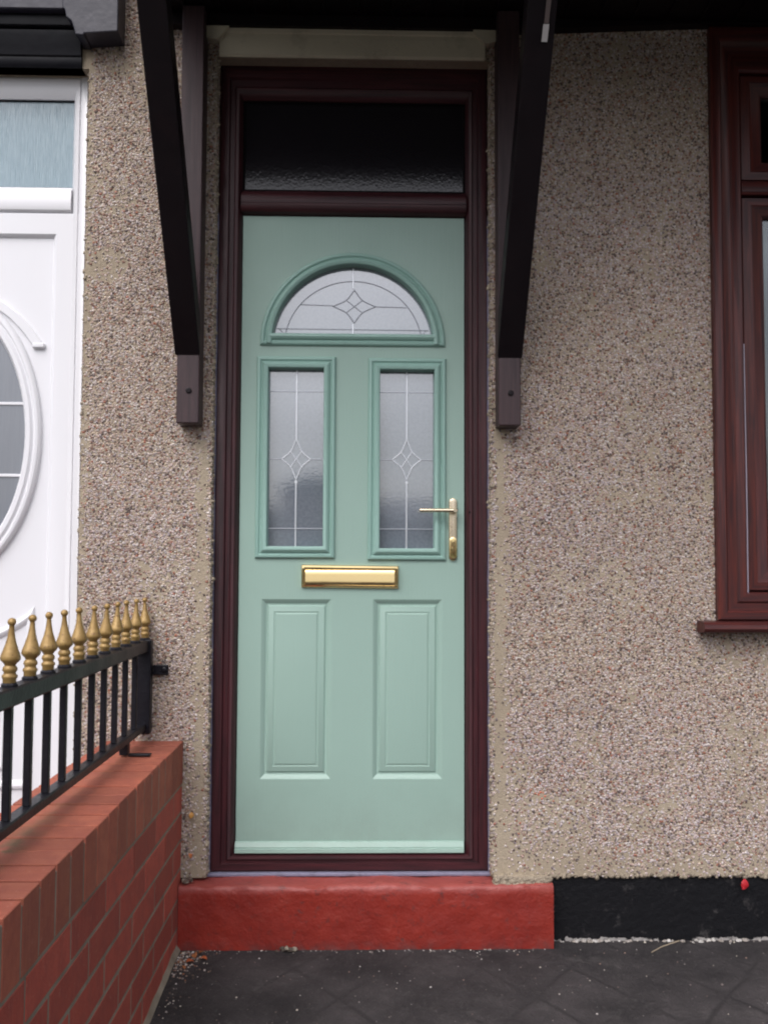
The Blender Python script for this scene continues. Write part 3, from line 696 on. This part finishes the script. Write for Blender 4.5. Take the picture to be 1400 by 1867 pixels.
nl = MB().frame((xl + .05, -.884, .0, 2.048), (xl + .139, -.973, .10, 1.968), [(0, .12), (0, .064), (.03, .061), (.86, .061), (.94, .066), (1, .074)], (0, 0, 0, 0), True).build('door_leaf', mWH, Nn, 35, recalc=False)
# thin seam line between the leaf and the frame
def ell(cx, cz, a, b, n=72, t0=0, t1=2 * math.pi, end=False):
    return [(cx + a * math.cos(t0 + (t1 - t0) * i / n), cz + b * math.sin(t0 + (t1 - t0) * i / n)) for i in range(n + (1 if end else 0))]
ox, oz = -1.285, 1.32
ov = MB().ring(ell(ox, oz, .290, .464), [(0, .0738), (.003, .062), (.010, .056), (.018, .055), (.022, .060), (.026, .060), (.034, .054), (.046, .054), (.052, .060), (.056, .071)]).build('oval_window', mWH, Nn, 30, recalc=False)
MB().ring(ell(ox, oz, .236, .410), [(0, .0735), (.0, .0705)], True).build('glass_pane', mNOV, ov, recalc=False)
bars = MB()
for z in (1.425, 1.193): bars.box(ox - .236, ox + .233, .0665, .0705, z - .0045, z + .0045, .001)
bars.build('glazing_bar', mWH, ov)
t0, t1 = math.asin(.300 / .470), math.pi - math.asin(.300 / .470)
outer = ell(ox, oz, .349, .476, 40, t0, t1, True); inner = ell(ox, oz, .323, .447, 40, t0, t1, True)[::-1]
em = MB(); mid = ell(ox, oz, .347, .467, 40, t0, t1, True)
em.strip(mid, .034, .0635, .074, taper=.72)
for sg in (-1, 1): em.box(ox + sg * .2725 - .0205, ox + sg * .2725 + .0205, .0605, .074, oz + .284, oz + .304, .005)
em.build('eyebrow_moulding', mWH, nl, 30)
# lower panel, top edge following the oval
top = [(ox + .279 - .558 * i / 24, .776 - .115 * math.sin(math.pi * i / 24) ** .8) for i in range(25)]
lpth = [(ox - .279, .20), (ox + .279, .20)] + top
MB().ring(lpth, [(0, .0738), (.004, .067), (.012, .064), (.020, .066), (.028, .0735)]).build('lower_panel', mWH, nl, 30, recalc=False)
MB().ring(rect(ox - .20, ox + .20, .26, .46), [(0, .0738), (.004, .067), (.012, .064), (.020, .066), (.028, .0735)]).build('lower_panel', mWH, nl, 30, recalc=False)
under(Nn)
# neighbour's black door head
H = empty('door_head', (-1.28, 0, 2.5)); tag(H, 'black moulded door head with slate grey end block above the white door', 'door head')
hm = MB().prism([(.05, 2.500), (-.004, 2.500), (-.012, 2.512), (-.012, 2.530), (-.018, 2.534), (-.024, 2.560), (-.034, 2.590), (-.036, 2.606), (-.020, 2.610), (-.046, 2.618), (-.050, 2.640), (-.050, 2.6485), (.0, 2.6485)], -1.70, -.872)
hm.build('moulding', mBLK, H, 35)
MB().box(-1.72, -.9105, -.078, -.001, 2.650, 2.86, .004).build('fascia_board', mSLATE, H)
eb = [(-.737, 2.574), (-.737, 2.90), (-.910, 2.90), (-.910, 2.648), (-.902, 2.640), (-.898, 2.618), (-.882, 2.606), (-.874, 2.585), (-.868, 2.562), (-.842, 2.560), (-.842, 2.566)]
be = MB().prism(eb, -.092, -.001, 0, 'y').build('end_block', mSLATE, H)
bv = be.modifiers.new('bevel', 'BEVEL'); bv.width = .003; bv.segments = 2
be2 = MB().prism([(-2.57 - x, z) for x, z in eb], -.092, -.001, 0, 'y').build('end_block', mSLATE, H)
under(H)

# ------------------------------------------------------------------ brick garden wall
GW = empty('garden_wall', (-.635, -1.2, -.25)); tag(GW, 'low red brick garden wall with brick on edge coping, carrying the black railing', 'wall')
XW0, XW1, ZT = -.757, -.5155, .3655
def bricks(name, boxes, mortar, base):
    mb = MB(); cols = []
    for bx in boxes:
        n0 = len(mb.v); mb.box(*bx, b=.0014); k = len(mb.v) - n0
        t = random.uniform(.74, 1.18); h = random.uniform(-.03, .03)
        cols += [(base[0] * t + h * .5, base[1] * t, base[2] * t)] * k
    for bx in mortar:
        n0 = len(mb.v); mb.box(*bx, b=.001, mi=1); cols += [(.2, .17, .14)] * (len(mb.v) - n0)
    return mb.build(name, [mBRICK, mMORT], GW, recalc=False, col=cols)
YB = -2.35
bx = []; y = -.002
while y > YB:
    j = random.uniform(-.0012, .0012)
    bx.append((XW0 + j, XW1 + j * .8, y - .079, y, ZT - .129, ZT + random.uniform(-.0012, .001))); y -= .0885
bricks('coping', bx, [(XW0 + .003, XW1 - .0016, YB, -.003, ZT - .128, ZT - .011)], (.35, .098, .054))
bx = []; z = ZT - .139; row = 0
while z > -.42:
    y = -.002 - (.0 if row % 2 else .126)
    if row % 2 == 0:
        bx.append((XW1 - .105 + .002, XW1 - .002, -.118, -.002, z - .074, z)); bx.append((XW0 + .002, XW0 + .104, -.118, -.002, z - .074, z))
    while y > YB:
        ye = max(y - .242, YB); j = random.uniform(-.001, .001)
        bx.append((XW1 - .103, XW1 - .002 + j, ye, y, z - .074, z)); bx.append((XW0 + .002, XW0 + .103, ye, y, z - .074, z)); y -= .252
    z -= .084; row += 1
bricks('brickwork', bx, [(XW0 + .0075, XW1 - .0035, YB + .004, -.003, -.5, ZT - .1295)], (.365, .064, .040))
# mortar haunch along the foot
hb = MB(); n = 90
pr_ = []
for i in range(n + 1):
    y = -.05 + (YB + .05) * i / n; wd = .001 + .006 * noise.noise(Vector((3, y * 8, 0))) ; gzv = gz(y)
    pr_ += [(XW1 - .004, y, gzv + .018 + .008 * noise.noise(Vector((1, y * 12, 0)))), (XW1 + .005 + wd * .5, y, gzv + .006), (XW1 + .009 + wd, y, gzv - .004)]
hb.add(pr_, [[3 * i + k, 3 * i + k + 1, 3 * i + k + 4, 3 * i + k + 3] for i in range(n) for k in (0, 1)])
hb.build('mortar_haunch', mMORT, GW, 60)
under(GW)

# ------------------------------------------------------------------ railing with gold finials
RL = empty('railing', (-.637, -1.2, .3655)); tag(RL, 'black iron railing with a row of gold finials on the brick wall', 'railing')
xr_ = -.637
YE = -2.30
MB().box(xr_ - .018, xr_ + .018, YE, -.0465, .641, .677, .004).build('top_rail', mIRON, RL)
MB().box(xr_ - .015, xr_ + .015, YE, -.0465, .402, .424, .003).build('bottom_rail', mIRON, RL)
pm = MB().box(xr_ - .019, xr_ + .026, -.046, -.012, .392, .6785, .003).build('end_post', mIRON, RL)
tb = MB().box(xr_ + .0265, xr_ + .074, -.018, -.010, .568, .600, .003); tb.lathe([(.008, -.0185), (.008, -.022), (.005, -.024)], (xr_ + .062, 0, .585), 10, axis='y')
tb.build('fixing_lug', mIRON, RL)
ft = MB().box(xr_ - .012, xr_ + .012, -.262, -.232, .3705, .4015, .002).box(xr_ + .0125, xr_ + .075, -.260, -.236, .3675, .3735, .002)
ft.build('foot', mIRON, RL)
def finial_mb():
    p = [(.0115, 0), (.0125, .002), (.0125, .008), (.0145, .011), (.0145, .015), (.0112, .018), (.0112, .021), (.0140, .025), (.0130, .030), (.0098, .034),
         (.0125, .038), (.0178, .0435), (.0190, .047), (.0178, .053), (.0140, .0635), (.0100, .076), (.0072, .088), (.0055, .100), (.0048, .1085), (.0052, .110)]
    mb = MB().lathe(p, (0, 0, 0), 8)
    r = .0078; mb.lathe([(r * math.sin(math.pi * t / 8) + .0004, .1165 - r * math.cos(math.pi * t / 8)) for t in range(1, 9)], (0, 0, 0), 12); return mb
fin0 = finial_mb().build('finial', mGOLD, None, 50)
colr = MB().lathe([(.0165, 0), (.0165, .004), (.0125, .0075)], (0, 0, 0), 8).build('collar', mIRON, None)
bar0 = MB().box(-.0075, .0075, -.0075, .0075, 0, .2165, .0015).build('bar', mIRON, RL); 
for k in range(0, 21):
    y = -.0278 - .11316 * k
    if k == 0: b = bar0
    else: b = bar0.copy(); COL.objects.link(b); b.parent = RL
    b.location = (0, y + 1.2, .4245 - .3655)
    if k == 0: b.location = (0.004, -.029 + 1.2, .4245 - .3655)
    if k == 0: f, c = fin0, colr
    else: f, c = fin0.copy(), colr.copy(); COL.objects.link(f); COL.objects.link(c)
    c.parent = b; c.location = (0, 0, .2525); f.parent = b; f.location = (0, 0, .2595 - .0005)
    f.rotation_euler = (R(random.uniform(-2.4, 2.4)), R(random.uniform(-2.4, 2.4)), R(22.5 + random.uniform(-6, 6)))
for o in (x for x in RL.children if x.name.split('.')[0] != 'bar'): o.matrix_parent_inverse = Matrix.Translation(RL.location).inverted()

# ------------------------------------------------------------------ litter
def rock(mb, x, y, z, r, cols=None, col=None):
    n0 = len(mb.v); a0 = random.random() * 6
    vs = [(x + r * random.uniform(.7, 1.2) * math.cos(a0 + k * 1.2566), y + r * random.uniform(.7, 1.2) * math.sin(a0 + k * 1.2566), z) for k in range(5)]
    vs += [(x + .7 * r * random.uniform(.7, 1.2) * math.cos(a0 + .6 + k * 1.2566), y + .7 * r * math.sin(a0 + .6 + k * 1.2566), z + r * random.uniform(.5, .8)) for k in range(5)] + [(x, y, z + r * random.uniform(.7, 1.))]
    fs = []
    for k in range(5):
        q = (k + 1) % 5; fs += [[k, q, 5 + k], [q, 5 + q, 5 + k], [5 + k, 5 + q, 10]]
    mb.add(vs, fs)
    if cols is not None: cols += [col] * 11
gm = MB(); cols = []
GP = [(.6, .57, .54), (.4, .36, .33), (.3, .2, .16), (.55, .5, .42), (.2, .16, .15)]
for _ in range(95): 
    x = random.uniform(-.5, 1.45); y = -.06 - random.random() ** 1.6 * .9; rock(gm, x, y, gz(y), random.uniform(.0012, .0034), cols, random.choice(GP))
for _ in range(230):  # corner between step and brick wall
    x = -.505 + abs(random.gauss(0, .045)); y = -.058 - abs(random.gauss(0, .09)); rock(gm, x, y, gz(y), random.uniform(.0014, .0042), cols, random.choice(GP + [(.30, .11, .04), (.06, .04, .03), (.1, .07, .05)]))
for _ in range(160):  # along the foot of the wall
    y = random.uniform(-1.2, -.06); x = -.492 + abs(random.gauss(0, .02)); rock(gm, x, y, gz(y), random.uniform(.0012, .003), cols, random.choice(GP + [(.07, .05, .04)] * 3))
for _ in range(130):  # crumbs below the step and plinth
    x = random.uniform(-.48, 1.6); y = (-.054 if x < .622 else .0) - abs(random.gauss(0, .008)); rock(gm, x, y, gz(min(y, 0)), random.uniform(.0012, .0042 if x > .62 else .0025), cols, random.choice(GP[:2] + [GP[3]]))
for _ in range(46):  # white mortar crumbs under the plinth
    x = random.choice([random.gauss(.76, .06), random.gauss(1.1, .08), random.uniform(.64, 1.5)]); rock(gm, max(.64, x), .0 - abs(random.gauss(0, .006)), gz(0), random.uniform(.003, .0085), cols, random.choice([(.55, .53, .5), (.4, .38, .35), (.3, .27, .24)]))
for _ in range(30): rock(gm, -.505 + abs(random.gauss(0, .012)), -.012 - random.random() * .03, -.058 + random.random() * .012, random.uniform(.003, .008), cols, random.choice([(.06, .04, .03), (.12, .08, .06), (.28, .24, .19)]))
for _ in range(9): rock(gm, -.19 + random.gauss(0, .012), -.062 + random.gauss(0, .004), gz(-.06) + random.random() * .012, random.uniform(.004, .011), cols, random.choice([(.05, .04, .03), (.25, .22, .17)]))
for _ in range(260):
    x = random.uniform(-.5, 1.45); y = -.06 - random.random() ** 1.3 * .7; rock(gm, x, y, gz(y), random.uniform(.0008, .0018), cols, random.choice(GP + [(.02, .02, .02)] * 2))
tag(gm.build('gravel', mCHIP, None, recalc=False, col=cols), kind='stuff')
def leaf_obj(name, loc, rot, size, colr, label, cat, group=None):
    mb = MB(); n = 8; vs = []
    for i in range(n + 1):
        t = i / n; wd = size * .36 * math.sin(math.pi * t) ** .8 + .0003; zc = size * .22 * math.sin(math.pi * t * .9)
        vs += [(-wd, (t - .5) * size, zc + .10 * size * random.random()), (0, (t - .5) * size, zc - .05 * size), (wd, (t - .5) * size, zc + .1 * size)]
    mb.add(vs, [[3 * i + k, 3 * i + k + 1, 3 * i + k + 4, 3 * i + k + 3] for i in range(n) for k in (0, 1)])
    o = mb.build(name, M_paint(name + '_colour', colr, .55, .2, .3, 200), None, 60)
    o.modifiers.new('t', 'SOLIDIFY').thickness = .0006
    o.location = loc; o.rotation_euler = rot; return tag(o, label, cat, group)
OR = (.50, .17, .035)
leaf_obj('fallen_leaf', (-.487, -.014, .140), (R(70), R(15), R(20)), .020, (.52, .25, .05), 'small orange leaf caught on the pebbledash beside the brick wall, upper of two', 'leaf')
leaf_obj('fallen_leaf', (-.489, -.014, .018), (R(70), R(-25), R(60)), .017, (.48, .15, .05), 'small orange leaf caught on the pebbledash beside the brick wall, lower of two', 'leaf')
for i, (x, y, a) in enumerate(((-.455, -.10, 20), (-.425, -.115, 75), (-.462, -.135, 130), (-.44, -.075, 160), (-.475, -.17, 40))):
    leaf_obj('fallen_leaf', (x, y, gz(y) + .004), (R(8), R(6 * i - 10), R(a)), random.uniform(.016, .026), (OR[0] * random.uniform(.6, 1), OR[1] * random.uniform(.6, 1), OR[2]), 'tiny dry orange leaf in the corner between red step and brick wall', 'leaf', 'dry leaves in the step corner')
leaf_obj('petal', (1.222, -.006, -.075), (R(80), R(20), R(10)), .034, (.42, .012, .02), 'bright red petal on the black plinth below the window', 'petal')
tw = MB(); pts = [(.91, -.085), (.95, -.05), (.99, -.025), (1.02, -.008)]
for a, b in zip(pts[:-1], pts[1:]):
    for s_ in (0,):
        d = Vector((b[0] - a[0], b[1] - a[1])).normalized() * .0012; q = Vector((-d.y, d.x))
        tw.add([(a[0] + q.x, a[1] + q.y, gz(a[1]) + .002), (a[0] - q.x, a[1] - q.y, gz(a[1]) + .002), (b[0] - q.x, b[1] - q.y, gz(b[1]) + .002), (b[0] + q.x, b[1] + q.y, gz(b[1]) + .002), ((a[0]), a[1], gz(a[1]) + .005), (b[0], b[1], gz(b[1]) + .005)],
               [[0, 1, 2, 3], [0, 3, 5, 4], [1, 4, 5, 2]])
tag(tw.build('twig', M_paint('dry_stalk', (.30, .24, .17), .8)), 'thin dry stalk lying on the dark ground by the black plinth', 'twig')

# ------------------------------------------------------------------ far side of the street (mirrored in the glass)
mHB = M_paint('far_house_brick', (.17, .10, .085), .9); mRF = M_paint('far_roof_tile', (.06, .055, .06), .8); mFW = M_paint('far_window', (.05, .06, .07), .2)
def house(x0, x1, y0, ze, zr, label, gable=True):
    o = empty('house', ((x0 + x1) / 2, y0 - 4, gz(-9))); tag(o, label, 'house')
    zb = gz(-9) - .1
    MB().box(x0, x1, y0 - 8, y0, zb, ze, .01).build('wall', mHB, o)
    if gable: MB().prism([(x0 - .3, ze + .003), ((x0 + x1) / 2, zr), (x1 + .3, ze + .003)], y0 - 8.2, y0 + .2, 0, 'y').build('roof', mRF, o)
    else: MB().prism([(y0 + .3, ze + .003), (y0 - 4, zr), (y0 - 8.3, ze + .003)], x0 - .3, x1 + .3).build('roof', mRF, o)
    n = max(1, int((x1 - x0) / 3))
    for i in range(n):
        cx = x0 + (x1 - x0) * (i + .5) / n; MB().box(cx - .6, cx + .6, y0 + .001, y0 + .05, 1.0, min(ze - .3, 2.3), .01).build('window', mFW, o)
    under(o)
house(-4.3, -.7, -48, 5.0, 5.75, 'gabled brick house opposite, mirrored in the left door window')
house(-24, -5.6, -52, 3.3, 4.7, 'long low brick house opposite, left of the gabled house', False)
house(.6, 26, -52, 3.5, 4.9, 'long low brick house opposite, right of the gabled house', False)
gp = MB().box(-.10, .24, -7.3, -6.96, gz(-8) - .1, .78, .01).build('reflection_stand_in', M_paint('stand_in_red', (.16, .04, .035), .8)); tag(gp, 'square red block added behind the viewpoint, standing in for the viewer reflected in the brass letterbox', 'stand-in')  # unseen block added for the camera holder's red reflection in the letterbox
pc = PEEL.build('peeled_strip', mRAW, bpo); pc.matrix_parent_inverse = Matrix.Identity(4)
pc2 = MB(); strp(pc2, -.596, -.70, .5075, .512, .006); pc2 = pc2.build('peeled_strip', mRAWD, bpo)
